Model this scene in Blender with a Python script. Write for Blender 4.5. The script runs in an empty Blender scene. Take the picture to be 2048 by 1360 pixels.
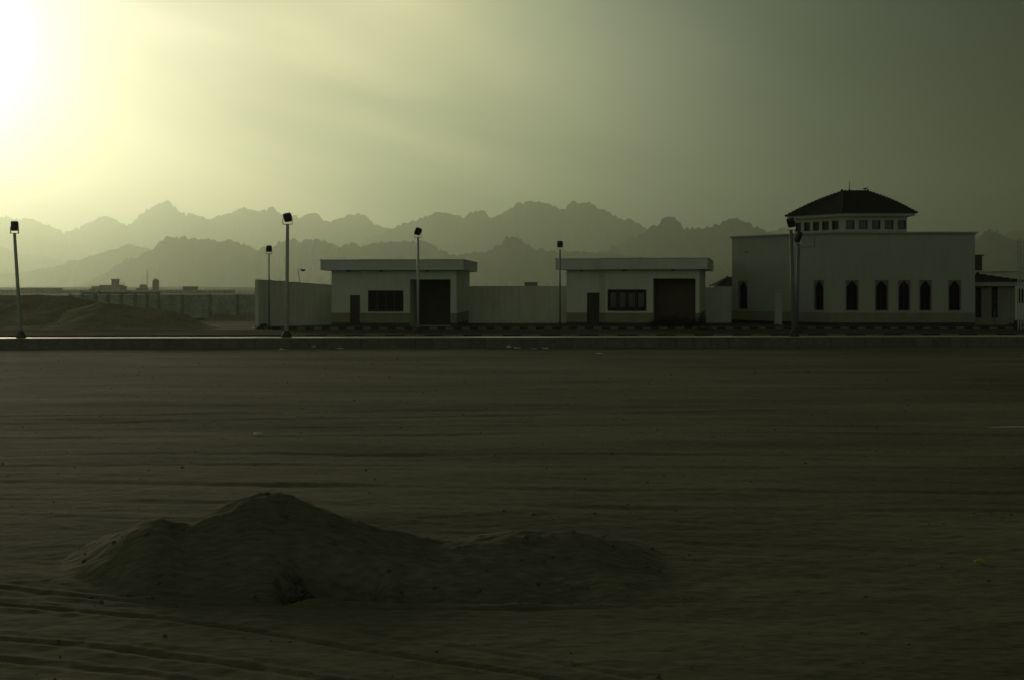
import bpy, math, random
import numpy as np
from mathutils import Vector
random.seed(7)
rng = np.random.RandomState(11)
sc = bpy.context.scene
COL = sc.collection
F = 2500.0; HZ = 577.0; CAMZ = 2.6
def X(px, d): return (px-1024.0)*d/F
def Z(py, d): return CAMZ+(HZ-py)*d/F

# ------------------------------------------------------------------ objects
def tag(o, label=None, cat=None, group=None, kind=None):
    if label: o['label'] = label
    if cat: o['category'] = cat
    if group: o['group'] = group
    if kind: o['kind'] = kind
    return o
def empty(name, loc=(0,0,0), rz=0.0, label=None, cat=None, group=None):
    o = bpy.data.objects.new(name, None); COL.objects.link(o)
    o.location = loc; o.rotation_euler = (0,0,rz); o.empty_display_size = .3
    return tag(o, label, cat, group)
def copy_tree(o, parent=None):
    c = o.copy(); COL.objects.link(c)
    if parent: c.parent = parent
    for ch in o.children: copy_tree(ch, c)
    return c

class MB:
    def __init__(s): s.v=[]; s.f=[]; s.m=[]
    def add(s, vs, fs, mi=0):
        b=len(s.v); s.v += [tuple(v) for v in vs]; s.f += [tuple(b+i for i in f) for f in fs]; s.m += [mi]*len(fs)
    def box(s, x0,x1,y0,y1,z0,z1, mi=0, M=None):
        vs=[(x,y,z) for z in (z0,z1) for x,y in ((x0,y0),(x1,y0),(x1,y1),(x0,y1))]
        if M: vs=[tuple(M@Vector(v)) for v in vs]
        s.add(vs, [(3,2,1,0),(4,5,6,7),(0,1,5,4),(1,2,6,5),(2,3,7,6),(3,0,4,7)], mi); return s
    def quad(s, a,b,c,d, mi=0): s.add([a,b,c,d],[(0,1,2,3)],mi); return s
    def prism(s, pts, z0, z1, mi=0):
        n=len(pts); s.add([(x,y,z0) for x,y in pts]+[(x,y,z1) for x,y in pts],
            [tuple(reversed(range(n))), tuple(range(n,2*n))]+[(i,(i+1)%n,n+(i+1)%n,n+i) for i in range(n)], mi); return s
    def tube(s, pts, r, n=8, mi=0, cap=True):
        pts=[Vector(p) for p in pts]; rs=r if isinstance(r,(list,tuple)) else [r]*len(pts)
        vs=[]; fs=[]
        for i,p in enumerate(pts):
            t=(pts[min(i+1,len(pts)-1)]-pts[max(i-1,0)]).normalized()
            a=t.orthogonal() if abs(t.z)<.9 else Vector((1,0,0))
            a=(a-t*a.dot(t)).normalized(); b=t.cross(a)
            for k in range(n):
                an=2*math.pi*k/n; vs.append(p+(a*math.cos(an)+b*math.sin(an))*rs[i])
        for i in range(len(pts)-1):
            for k in range(n):
                fs.append((i*n+k,i*n+(k+1)%n,(i+1)*n+(k+1)%n,(i+1)*n+k))
        if cap: fs += [tuple(reversed(range(n))), tuple(range((len(pts)-1)*n,len(pts)*n))]
        s.add(vs,fs,mi); return s
    def build(s, name, mats, parent=None, bevel=0, smooth=False):
        me=bpy.data.meshes.new(name); me.from_pydata(s.v,[],s.f)
        for m in (mats if isinstance(mats,(list,tuple)) else [mats]): me.materials.append(m)
        me.polygons.foreach_set('material_index', s.m)
        if smooth: me.polygons.foreach_set('use_smooth',[True]*len(s.f))
        me.update()
        o=bpy.data.objects.new(name,me); COL.objects.link(o)
        if parent: o.parent=parent
        if bevel:
            b=o.modifiers.new('bevel','BEVEL'); b.width=bevel; b.segments=2; b.limit_method='ANGLE'
        return o

def grid_obj(name, XX, YY, ZZ, mat, parent=None, smooth=True, lo=None):
    ny,nx = XX.shape
    v=np.stack([XX,YY,ZZ],-1).reshape(-1,3)
    idx=np.arange(nx*ny).reshape(ny,nx)
    f=np.stack([idx[:-1,:-1],idx[:-1,1:],idx[1:,1:],idx[1:,:-1]],-1).reshape(-1,4)
    me=bpy.data.meshes.new(name)
    me.vertices.add(len(v)); me.vertices.foreach_set('co', v.astype(np.float32).ravel())
    me.loops.add(f.size); me.loops.foreach_set('vertex_index', f.astype(np.int32).ravel())
    me.polygons.add(len(f)); me.polygons.foreach_set('loop_start', np.arange(0,f.size,4,dtype=np.int32))
    me.polygons.foreach_set('loop_total', np.full(len(f),4,dtype=np.int32))
    me.polygons.foreach_set('use_smooth', np.full(len(f),smooth))
    me.update(calc_edges=True); me.validate()
    me.materials.append(mat)
    o=bpy.data.objects.new(name,me); COL.objects.link(o)
    if parent: o.parent=parent
    return o

# ------------------------------------------------------------------ numpy noise
_T = rng.rand(256,256)
def vnoise(x,y,seed=0):
    x=np.asarray(x,float)+seed*17.31; y=np.asarray(y,float)+seed*9.77
    xi=np.floor(x).astype(int); yi=np.floor(y).astype(int); fx=x-xi; fy=y-yi
    fx=fx*fx*fx*(fx*(fx*6-15)+10); fy=fy*fy*fy*(fy*(fy*6-15)+10)
    g=lambda a,b:_T[a&255,b&255]
    return (g(xi,yi)*(1-fx)+g(xi+1,yi)*fx)*(1-fy)+(g(xi,yi+1)*(1-fx)+g(xi+1,yi+1)*fx)*fy
def fbm(x,y,oct=4,seed=0,gain=.5):
    a=1.0; s=0; t=0
    for i in range(oct):
        s=s+a*(vnoise(x,y,seed+i*3)-.5)*2; t+=a; a*=gain; x=x*2.03+y*.13; y=y*2.03-x*.03
    return s/t
def sst(a,b,x):
    t=np.clip((x-a)/(b-a),0,1); return t*t*(3-2*t)

# ------------------------------------------------------------------ materials
def nd(nt,t,**k):
    n=nt.nodes.new(t)
    for a,b in k.items(): setattr(n,a,b)
    return n
def mat(name, c, rough=.85, scale=3.0, var=.18, bump=.0, bscale=30, spec=.5, stretch=(1,1,1), c2=None, metal=0, fine=0, streak=0, coord='Object'):
    m=bpy.data.materials.new(name); m.use_nodes=True; nt=m.node_tree
    p=nt.nodes['Principled BSDF']; p.inputs['Roughness'].default_value=rough
    p.inputs['Specular IOR Level'].default_value=spec; p.inputs['Metallic'].default_value=metal
    L=nt.links.new
    tc=nd(nt,'ShaderNodeTexCoord'); mp=nd(nt,'ShaderNodeMapping'); mp.inputs['Scale'].default_value=stretch
    L(tc.outputs[coord],mp.inputs[0])
    n=nd(nt,'ShaderNodeTexNoise'); n.inputs['Scale'].default_value=scale; n.inputs['Detail'].default_value=6; n.inputs['Roughness'].default_value=.6
    L(mp.outputs[0],n.inputs['Vector'])
    r=nd(nt,'ShaderNodeValToRGB'); r.color_ramp.elements[0].position=.3; r.color_ramp.elements[1].position=.7
    a=[x*(1-var) for x in c]; b=[min(1,x*(1+var)) for x in (c2 or c)]
    r.color_ramp.elements[0].color=(*a,1); r.color_ramp.elements[1].color=(*b,1)
    L(n.outputs['Fac'],r.inputs[0]); out=r.outputs[0]
    if streak:      # rain-washed grime running down the wall
        ms=nd(nt,'ShaderNodeMapping'); ms.inputs['Scale'].default_value=(1.7,1.7,.16); L(tc.outputs[coord],ms.inputs[0])
        ns=nd(nt,'ShaderNodeTexNoise'); ns.inputs['Scale'].default_value=2.2; ns.inputs['Detail'].default_value=5; L(ms.outputs[0],ns.inputs['Vector'])
        rs=nd(nt,'ShaderNodeMapRange'); rs.inputs[1].default_value=.35; rs.inputs[2].default_value=.7; rs.inputs[3].default_value=1; rs.inputs[4].default_value=1-streak
        L(ns.outputs['Fac'],rs.inputs[0])
        mx=nd(nt,'ShaderNodeMix',data_type='RGBA',blend_type='MULTIPLY'); mx.inputs[0].default_value=1
        L(out,mx.inputs[6]); L(rs.outputs[0],mx.inputs[7]); out=mx.outputs[2]
    if fine:
        nf=nd(nt,'ShaderNodeTexNoise'); nf.inputs['Scale'].default_value=fine; nf.inputs['Detail'].default_value=3; L(mp.outputs[0],nf.inputs['Vector'])
        rf=nd(nt,'ShaderNodeMapRange'); rf.inputs[1].default_value=.3; rf.inputs[2].default_value=.7; rf.inputs[3].default_value=.7; rf.inputs[4].default_value=1.25
        L(nf.outputs['Fac'],rf.inputs[0])
        mx=nd(nt,'ShaderNodeMix',data_type='RGBA',blend_type='MULTIPLY'); mx.inputs[0].default_value=1
        L(out,mx.inputs[6]); L(rf.outputs[0],mx.inputs[7]); out=mx.outputs[2]
    L(out,p.inputs['Base Color'])
    if bump:
        nb=nd(nt,'ShaderNodeTexNoise'); nb.inputs['Scale'].default_value=bscale; nb.inputs['Detail'].default_value=4; L(mp.outputs[0],nb.inputs['Vector'])
        bp=nd(nt,'ShaderNodeBump'); bp.inputs['Strength'].default_value=min(1,bump*10); bp.inputs['Distance'].default_value=bump
        L(nb.outputs['Fac'],bp.inputs['Height']); L(bp.outputs[0],p.inputs['Normal'])
    return m

M={}
M['sand']=mat('sand',(.162,.158,.105),.9,.22,.36,.012,14,spec=.10,stretch=(.4,1.6,1),fine=14)
M['heap']=mat('heap_sand',(.29,.27,.18),.9,.9,.2,.03,7,spec=.1,fine=6)
M['road']=mat('road',(.125,.116,.085),1,.6,.3,.01,20,spec=.02,stretch=(.4,1,1),fine=5)
M['pave']=mat('pavement_concrete',(.55,.51,.34),.36,1.5,.14,0,20,spec=.9,stretch=(.5,1,1))
M['edge']=mat('edging_concrete',(.17,.17,.145),.9,2,.22,.01,25,fine=12)
M['edge2']=mat('edging_concrete_dark',(.145,.145,.125),.9,2,.22,.01,25,fine=12)
M['kwhite']=mat('kerb_white',(.17,.165,.125),.8,3,.25,.005,30)
M['kblack']=mat('kerb_black',(.035,.035,.035),.8,3,.25,.005,30)
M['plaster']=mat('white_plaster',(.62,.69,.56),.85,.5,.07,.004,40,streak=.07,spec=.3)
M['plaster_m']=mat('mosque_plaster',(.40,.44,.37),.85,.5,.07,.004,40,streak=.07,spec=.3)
M['fascia']=mat('fascia_paint',(.62,.68,.60),.8,.6,.07,.004,40,streak=.05,spec=.3)
M['plinth']=mat('plinth_stone',(.28,.275,.185),.85,1.2,.12,.006,18,streak=.1)
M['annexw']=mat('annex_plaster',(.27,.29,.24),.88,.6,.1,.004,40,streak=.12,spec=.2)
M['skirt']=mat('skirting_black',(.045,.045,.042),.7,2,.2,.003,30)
M['wall']=mat('boundary_render',(.68,.71,.58),.9,.45,.1,.006,22,streak=.15,spec=.3)
M['precast']=mat('precast_concrete',(.44,.49,.39),.9,1.3,.25,.03,6,fine=9)
M['precast_post']=mat('precast_post',(.28,.32,.25),.9,1.3,.2,.01,12)
M['wood']=mat('dark_wood',(.045,.034,.025),.6,4,.25,.003,30,stretch=(4,4,.5))
M['shutter']=mat('shutter_brown',(.075,.065,.035),.6,2,.15,.003,30)
M['glass']=mat('dark_glass',(.012,.013,.012),.35,1,.1,0,spec=.15)
M['pane']=mat('window_pane',(.04,.045,.042),.12,1,.1,0,spec=.7)
M['tile']=mat('roof_tile',(.035,.028,.024),.8,3,.3,.02,12)
M['trim']=mat('window_surround',(.20,.175,.135),.85,2,.15,.004,30)
M['steel']=mat('galvanised_post',(.46,.50,.46),.5,5,.12,0,metal=.0,spec=.6)
M['steel_d']=mat('painted_post',(.16,.18,.16),.6,5,.15,0)
M['lampcase']=mat('lamp_casing',(.045,.045,.047),.6,5,.2,0)
M['bracket']=mat('lamp_bracket',(.62,.64,.6),.4,5,.1,0)
M['lens']=mat('lamp_lens',(.25,.27,.26),.15,5,.05,0,spec=.8)
M['rock']=mat('mountain_rock',(.15,.135,.10),.95,.0012,.3,0,spec=.1)
M['far']=mat('far_building',(.24,.23,.18),.9,.05,.2,0)
M['farfence']=mat('far_fence',(.36,.36,.27),.9,.08,.2,0)
M['white']=mat('white_plastic',(.75,.76,.7),.35,3,.1,0,spec=.7)
M['yellow']=mat('yellow_plastic',(.5,.4,.08),.5,3,.1,0)
M['scrub']=mat('dry_scrub',(.055,.055,.035),.9,4,.35,0)
M['rubble']=mat('dark_rubble',(.07,.065,.05),.9,3,.35,.02,12)
M['pebble']=mat('pebble',(.13,.115,.085),.85,6,.4,0)
M['feather']=mat('feather_black',(.02,.02,.022),.6,6,.2,0)

# ------------------------------------------------------------------ ground (one sheet)
SL=.05
E0=65.6                                   # edging line: y = E0 + SL*x
BX=[-40,-5.9,-5.1,-3.17,-1.41,0,1.05,2.6,6,40]
TR=[([-40,-5.1,-3.17,-1.41,0,1.05,2.5,40],[15.5,12.4,11.76,10.86,10.15,9.5,8.6,-20],1.0),
    ([-40,-4.58,-3.3,-1.72,-.6,1,40],[13.4,11.17,10.8,10.15,9.6,8.6,-20],.8),
    ([-40,-5.2,-3.3,-1.3,.3,1.6,40],[16.2,13.0,12.35,11.35,10.45,9.6,-18],.55),
    ([-40,-4.4,-3.0,-1.9,-.6,40],[12.7,10.6,10.2,9.75,9.1,-20],.7)]
FAR_TR=[(18.2,-.10,.5,.9),(21.5,.05,.8,.8),(26,-.04,1.0,1),(31,.12,.7,1.1),(38,-.06,1.4,1.3),(47,.03,1.6,1.4),(55,-.05,1.2,1.5),(15.9,-.16,.3,.5)]
def ground_h(x,y):
    near=sst(60,30,y)
    h=-.52+.05*fbm(x*.12,y*.3,3,5)*sst(120,60,y)
    h=h+near*(.024*fbm(x*.45,y*1.2,4,1)+.009*fbm(x*2.6,y*4.5,4,2)+.008*fbm(x*8,y*13,3,12)*sst(34,14,y))
    h=h+(.006*fbm(x*.45,y*1.4,3,8)*(1-near))*sst(E0+60,E0+50,y)
    fade=sst(16,12.8,y)
    for xs,ys,am in TR:
        c=np.interp(x,xs,ys)+.05*fbm(x*.8,x*0,2,9); q=(y-c)
        h=h+.75*am*fade*(-.032*np.exp(-(q/.05)**2)-.018*np.exp(-((q-.17)/.035)**2)+.016*np.exp(-((q-.09)/.05)**2)+.018*np.exp(-((q+.11)/.06)**2))*(.6+.8*vnoise(x*1.7,y*2,4))
    for a0,b0,c0,am in FAR_TR:
        q=y-(a0+b0*x+c0*np.sin(x*.11+a0)+.08*fbm(x*.5,x*0,2,int(a0)))
        for off in (0,1.55):
            h=h+.5*am*sst(9,16,y)*(-.035*np.exp(-((q-off)/.13)**2)+.016*np.exp(-((q-off-.24)/.12)**2))*(.3+1.4*vnoise(x*.35,y*.3,14))
    step=sst(.45,.95,y-(E0+SL*x*sst(170,95,y)))
    h=h+step*.44
    h=h+sst(500,1500,y)*1.5*fbm(x*.002,y*.002,2,3)
    h=h+6.0*sst(1100,2300,y)*(1+.25*fbm(x*.004,y*.001,3,6))-6*sst(2600,4000,y)
    # ground sinks under the two foreground heaps' pit and the background heaps stay on top
    h=h-.45*np.exp(-(((x+1.3)/2.6)**4+((y-13.3)/.75)**4))
    return h
def spaced(s0, x0, x1, g, step):
    out=[x0]; st=step
    while out[-1]<x1:
        out.append(out[-1]+st); st*=g
    return out
xs=list(np.arange(-7,7.001,.045)); o_=spaced(0,7,16000,1.045,.05)[1:]
xs=np.array([-a for a in reversed(o_)]+xs+o_)
ts=list(np.arange(8.6,16.5,.04)); ts=[-400,-120,-40,-10,2,5,7,8]+ts
st=.045; t=ts[-1]
while t<60: t+=st; ts.append(t); st=min(st*1.009,.35)
ts+=list(np.arange(60.3,72,.3)); t=72; st=.4
while t<16000: t+=st; ts.append(t); st*=1.045
ts=np.array(ts)
TX,TT=np.meshgrid(xs,ts)
w=sst(170,95,TT)*sst(20,50,TT)*sst(300,60,np.abs(TX))
TY=TT+SL*np.clip(TX,-60,60)*w
g=grid_obj('ground',TX,TY,ground_h(TX,TY),M['sand']); tag(g,'flat sandy desert ground with tyre tracks',None,None,'structure')

# foreground sand heap with the pit in front of it
def spine(x, pts): return np.interp(x,[p[0] for p in pts],[p[1] for p in pts])
def crest_pts(L, d):
    r=[]
    for px,py,dd in L: r.append((X(px,dd),Z(py,dd)))
    return r
CR=[(150,1107,14.7),(200,1086,14.4),(260,1056,14.1),(310,1038,13.9),(345,1048,13.85),(378,1058,13.95),(420,1028,14.1),(470,1000,14.2),(530,985,14.3),(585,993,14.3),(640,1018,14.2),(700,1046,14.1),(760,1058,14.1),(820,1070,14.1),(880,1082,14.1),(930,1078,14.1),(1000,1066,14.2),(1060,1062,14.3),(1140,1068,14.3),(1200,1080,14.3),(1270,1105,14.3),(1330,1135,14.2),(1400,1165,14.1)]
def heap_h(x,y):
    base=ground_h(x,y)+.45*np.exp(-(((x+1.3)/2.6)**4+((y-13.3)/.75)**4))
    cp=[(X(a,c),Z(b,c)+.55,c) for a,b,c in CR]
    cx=[p[0] for p in cp]
    xw=x+.05*fbm(x*1.5,y*1.5,2,31)
    ch=np.interp(xw,cx,[max(0,p[1]) for p in cp],left=0,right=0); cy=np.interp(x,cx,[p[2] for p in cp])
    # smooth the crest a little
    for dx in (.05,-.05,.1,-.1): ch=ch+np.interp(xw+dx,cx,[max(0,p[1]) for p in cp],left=0,right=0)
    ch/=5
    q=y-cy+.08*fbm(x*1.2,y*1.2,3,33)
    wf=1.1+.5*sst(-4.2,-2.6,x)+.25*fbm(x*.9,y*0,2,35); wb=1.7
    prof=np.where(q<0,np.clip(1-(-q/wf),0,1)**1.15,np.clip(1-q/wb,0,1)**1.3)
    prof=prof*(1-.12*np.exp(-(q/.2)**2))/.94
    h=ch*prof
    h=h+(.035*fbm(x*2.0,y*2.2,4,37)+.014*fbm(x*6,y*7,3,39)+.009*fbm(x*14,y*14,2,40))*sst(0,.12,h)
    # the pit dug at the foot, deepest on the left, with a sharp near rim
    px0,px1=X(590,12.6),X(1215,12.6)
    u=np.clip((x-px0)/(px1-px0),-.2,1.2)
    inside=sst(-.02,.1,u)*sst(1.04,.8,u)
    rim=12.42+.16*np.abs(u-.45)*1.2+.05*fbm(x*2.5,x*0,2,41)
    deep=.16+.05*fbm(x*3,y*3,2,43)
    pit=inside*deep*sst(rim-.05,rim+.12,y)*sst(rim+1.25,rim+.35,y)
    h=h-pit-.5*np.exp(-(np.abs(x-X(658,12.7)+.06*fbm(y*3,x*2,2,77))/.46)**4)*sst(rim-.06,rim+.22,y)*sst(rim+1.0,rim+.78,y)
    h=h+inside*.035*np.exp(-((y-rim+.13)/.13)**2)
    for (bx,by,r,dp) in ((825,1158,.22,.07),(600,1143,.1,.05),(1150,1118,.18,.05),(1110,1198,.16,.06),(560,1175,.2,.05),(1290,1120,.15,.04)):
        dd=13.0 if by<1165 else 12.5; h=h-dp*np.exp(-(((x-X(bx,dd))/r)**2+((y-dd)/(r*.8))**2))
    return base+h
hx=np.arange(X(20,14),X(1560,14),.03); hy=np.arange(11.6,16.6,.03)
HX,HY=np.meshgrid(hx,hy)
edge=np.minimum(np.minimum((HX-hx[0]),(hx[-1]-HX)),np.minimum(HY-hy[0],hy[-1]-HY))
HZ_=heap_h(HX,HY)+.004-.05*sst(1.1,0,edge)
o=grid_obj('sand_heap',HX,HY,HZ_,M['sand']); tag(o,'low double humped sand heap with a dug pit in the empty foreground lot','sand heap')

# two heaps beyond the road at left
def back_heap(label, pts, d, wf, wb, seed, group='dark sand heaps beyond the road'):
    P=[(X(a,d),Z(b,d)) for a,b in pts]
    x=np.arange(P[0][0],P[-1][0]+.01,.18); y=np.arange(d-wf-.5,d+wb+.5,.18)
    XX,YY=np.meshgrid(x,y)
    ch=sum(np.interp(XX+dx+.4*fbm(XX*.4,YY*.4,2,seed),[p[0] for p in P],[p[1]+.08 for p in P]) for dx in (-.5,0,.5))/3
    q=YY-d+.5*fbm(XX*.25,YY*.25,3,seed+1)
    pr=np.where(q<0,np.clip(1+q/wf,0,1)**1.25,np.clip(1-q/wb,0,1)**1.2)
    h=np.maximum(ch,0)*pr*sst(P[0][0],P[0][0]+1.5,XX)*sst(P[-1][0],P[-1][0]-1.8,XX)
    h=h+(.22*fbm(XX*.35,YY*.35,4,seed+2)+.05*fbm(XX*1.6,YY*1.6,3,seed+3))*sst(0,.5,h)
    zz=-.10+h-.3*sst(.05,0,h)
    o=grid_obj('sand_heap',XX,YY,zz,M['heap']); return tag(o,label,'sand heap',group)
back_heap('tall broad dark sand heap behind the leaning street lamp, reaching the left edge',
    [(-420,648),(-300,625),(-180,600),(-80,588),(0,588),(60,586),(110,588),(150,592),(175,600),(195,608),(225,622),(260,640),(300,650)],88,11,8,51)
back_heap('lower dark sand heap tapering off in front of the precast concrete fence',
    [(60,650),(110,630),(160,612),(200,607),(222,605),(245,610),(300,613),(345,618),(375,630),(400,641),(440,650)],84,7,6,61)
back_heap('thin dark ridge of sand at the foot of the precast fence beside the boundary wall',
    [(395,650),(420,632),(445,627),(475,631),(500,628),(522,626),(560,650)],108,3,3,71)

# pebbles: nobody could count them
pb=MB()
def rock(mb,c,r,seed=0,n=5,flat=.6):
    rr=random.Random(seed); vs=[]; fs=[]
    for i in range(n):
        a=math.pi*(i+.5)/n
        for k in range(6):
            b=2*math.pi*k/6; q=r*(1+rr.uniform(-.25,.25))
            vs.append((c[0]+q*math.sin(a)*math.cos(b),c[1]+q*math.sin(a)*math.sin(b),c[2]+q*math.cos(a)*flat))
    for i in range(n-1):
        for k in range(6): fs.append((i*6+k,(i+1)*6+k,(i+1)*6+(k+1)%6,i*6+(k+1)%6))
    fs.append(tuple(range(6))); fs.append(tuple(reversed(range((n-1)*6,n*6))))
    mb.add(vs,fs)
N=750
pd=9.5+52*rng.rand(N)**1.6; ppx=rng.rand(N)*2300-130
for i in range(N):
    d=pd[i]; x=X(ppx[i],d)
    if 11.4<d<16.8 and X(0,d)<x<X(1580,d): continue
    r=.006+.016*rng.rand()**5+.00025*d
    rock(pb,(x,d,float(ground_h(np.array(x),np.array(d)))+r*.2),r,i,4)
for i in range(260):  # dark clods added to deepen the shade in the dug hollow
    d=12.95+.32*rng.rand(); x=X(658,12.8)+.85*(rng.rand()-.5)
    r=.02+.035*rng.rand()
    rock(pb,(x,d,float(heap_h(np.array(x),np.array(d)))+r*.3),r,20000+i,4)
for i in range(260):
    d=12.3+2.6*rng.rand(); x=X(150+1250*rng.rand(),d)
    r=.008+.03*rng.rand()**4
    rock(pb,(x,d,float(heap_h(np.array(x),np.array(d)))+r*.25),r,9000+i,4)
o=pb.build('pebbles',M['pebble'],smooth=True); tag(o,'small dark pebbles scattered over the sand, with clods added to darken the pit',None,None,'stuff')

# ------------------------------------------------------------------ road edge (rotated with the line)
th=math.atan(SL)
def RL(mb_obj): mb_obj.location=(0,E0,0); mb_obj.rotation_euler=(0,0,th); return mb_obj
mb=MB(); x=-75.0; k=0
while x<75:
    wdt=.92; dy=random.uniform(0,.03); mb.box(x+.007,x+wdt-.007,dy*.5,.35,-.75,-.012-.012*random.random(),random.choice((0,0,0,1))); x+=wdt; k+=1
o=RL(mb.build('kerb',[M['edge'],M['edge2']],bevel=.012)); tag(o,'raised block edging along the road',None,None,'structure')
mb=MB().box(-75,75,-.03,1.75,-.01,.02)
o=RL(mb.build('pavement',M['pave'],bevel=.008)); tag(o,'pale smooth concrete pavement strip',None,None,'structure')
mb=MB(); x=-75.0; k=0
while x<75:
    L=1.05; c=(1 if k%2 else 0) if x>-13.5 else 1
    mb.box(x+.01,x+L-.01,1.95,2.15,-.1,.10,c); x+=L; k+=1
o=RL(mb.build('kerb_line',[M['kwhite'],M['kblack']],bevel=.015)); tag(o,'striped kerb along the near pavement',None,None,'structure')
mb=MB().box(-300,300,2.15,13.8,-.2,-.004)
o=RL(mb.build('road',M['road'])); tag(o,'dusty road with sand drifts',None,None,'structure')
KD=80.4
mb=MB(); x=X(528,KD); k=0
while x<48:
    L=.53; mb.box(x+.006,x+L-.006,KD,KD+.22,-.1,.155+random.uniform(-.01,.01),k%2); x+=L; k+=1
o=mb.build('kerb_stripes',[M['kwhite'],M['kblack']],bevel=.015); tag(o,'black and white kerb before the buildings',None,None,'structure')
mb=MB().box(X(528,KD),60,KD+.22,96,-.2,.146)
o=mb.build('forecourt',M['road']); tag(o,'paved platform under the buildings',None,None,'structure')

# ------------------------------------------------------------------ wall helpers
def wall_seg(mb, p0, p1, z0, z1, ops=(), depth=.2, mi=0):
    """outer face from p0 to p1 (outside on the right-hand side of the walk) with openings (u0,u1,v0,v1[,depth]) and their reveals"""
    p0=Vector((*p0,0)); p1=Vector((*p1,0)); L=(p1-p0).length; t=(p1-p0)/L; n=Vector((-t.y,t.x,0))  # n points inward
    us=sorted({0,L,*[o[0] for o in ops],*[o[1] for o in ops]}); vs=sorted({z0,z1,*[o[2] for o in ops],*[o[3] for o in ops]})
    P=lambda u,v,w=0: tuple(p0+t*u+n*w+Vector((0,0,v)))
    for i in range(len(us)-1):
        for j in range(len(vs)-1):
            cu=(us[i]+us[i+1])/2; cv=(vs[j]+vs[j+1])/2
            if any(o[0]<cu<o[1] and o[2]<cv<o[3] for o in ops): continue
            mb.quad(P(us[i],vs[j]),P(us[i+1],vs[j]),P(us[i+1],vs[j+1]),P(us[i],vs[j+1]),mi)
    for o in ops:
        u0,u1,v0,v1=o[:4]; w=o[4] if len(o)>4 else depth
        mb.quad(P(u0,v0),P(u0,v1),P(u0,v1,w),P(u0,v0,w),mi)
        mb.quad(P(u1,v1),P(u1,v0),P(u1,v0,w),P(u1,v1,w),mi)
        mb.quad(P(u0,v1),P(u1,v1),P(u1,v1,w),P(u0,v1,w),mi)
        mb.quad(P(u1,v0),P(u0,v0),P(u0,v0,w),P(u1,v0,w),mi)
    return P,n
def frameM(p0,p1):
    """matrix with x along the wall, y inward, z up"""
    from mathutils import Matrix
    a=math.atan2(p1[1]-p0[1],p1[0]-p0[0]); return Matrix.Translation((p0[0],p0[1],0))@Matrix.Rotation(a,4,'Z')
def band(mb, pts, z0, z1, out, thick=.1, skips=()):
    """trim following a polyline of wall faces; skips: (segment, u0, u1)"""
    for i in range(len(pts)-1):
        p0,p1=pts[i],pts[i+1]; Mx=frameM(p0,p1); L=math.dist(p0,p1)
        cuts=sorted([(a,b) for s,a,b in skips if s==i]); u=-out*.0; segs=[]
        for a,b in cuts: segs.append((u,a)); u=b
        segs.append((u,L))
        for a,b in segs:
            if b-a>.02: mb.box(a,b+(out if abs(b-L)<1e-6 and i<len(pts)-2 else 0),-out,thick-out,z0,z1,0,Mx)
def offset_poly(pts, d):
    """offset closed CCW polygon outward by d"""
    n=len(pts); res=[]
    for i in range(n):
        a,b,c=Vector(pts[i-1]),Vector(pts[i]),Vector(pts[(i+1)%n])
        t1=(b-a).normalized(); t2=(c-b).normalized(); n1=Vector((t1.y,-t1.x)); n2=Vector((t2.y,-t2.x))
        m=(n1+n2).normalized(); k=d/max(.35,m.dot(n1)); res.append(tuple(b+m*k))
    return res

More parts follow.
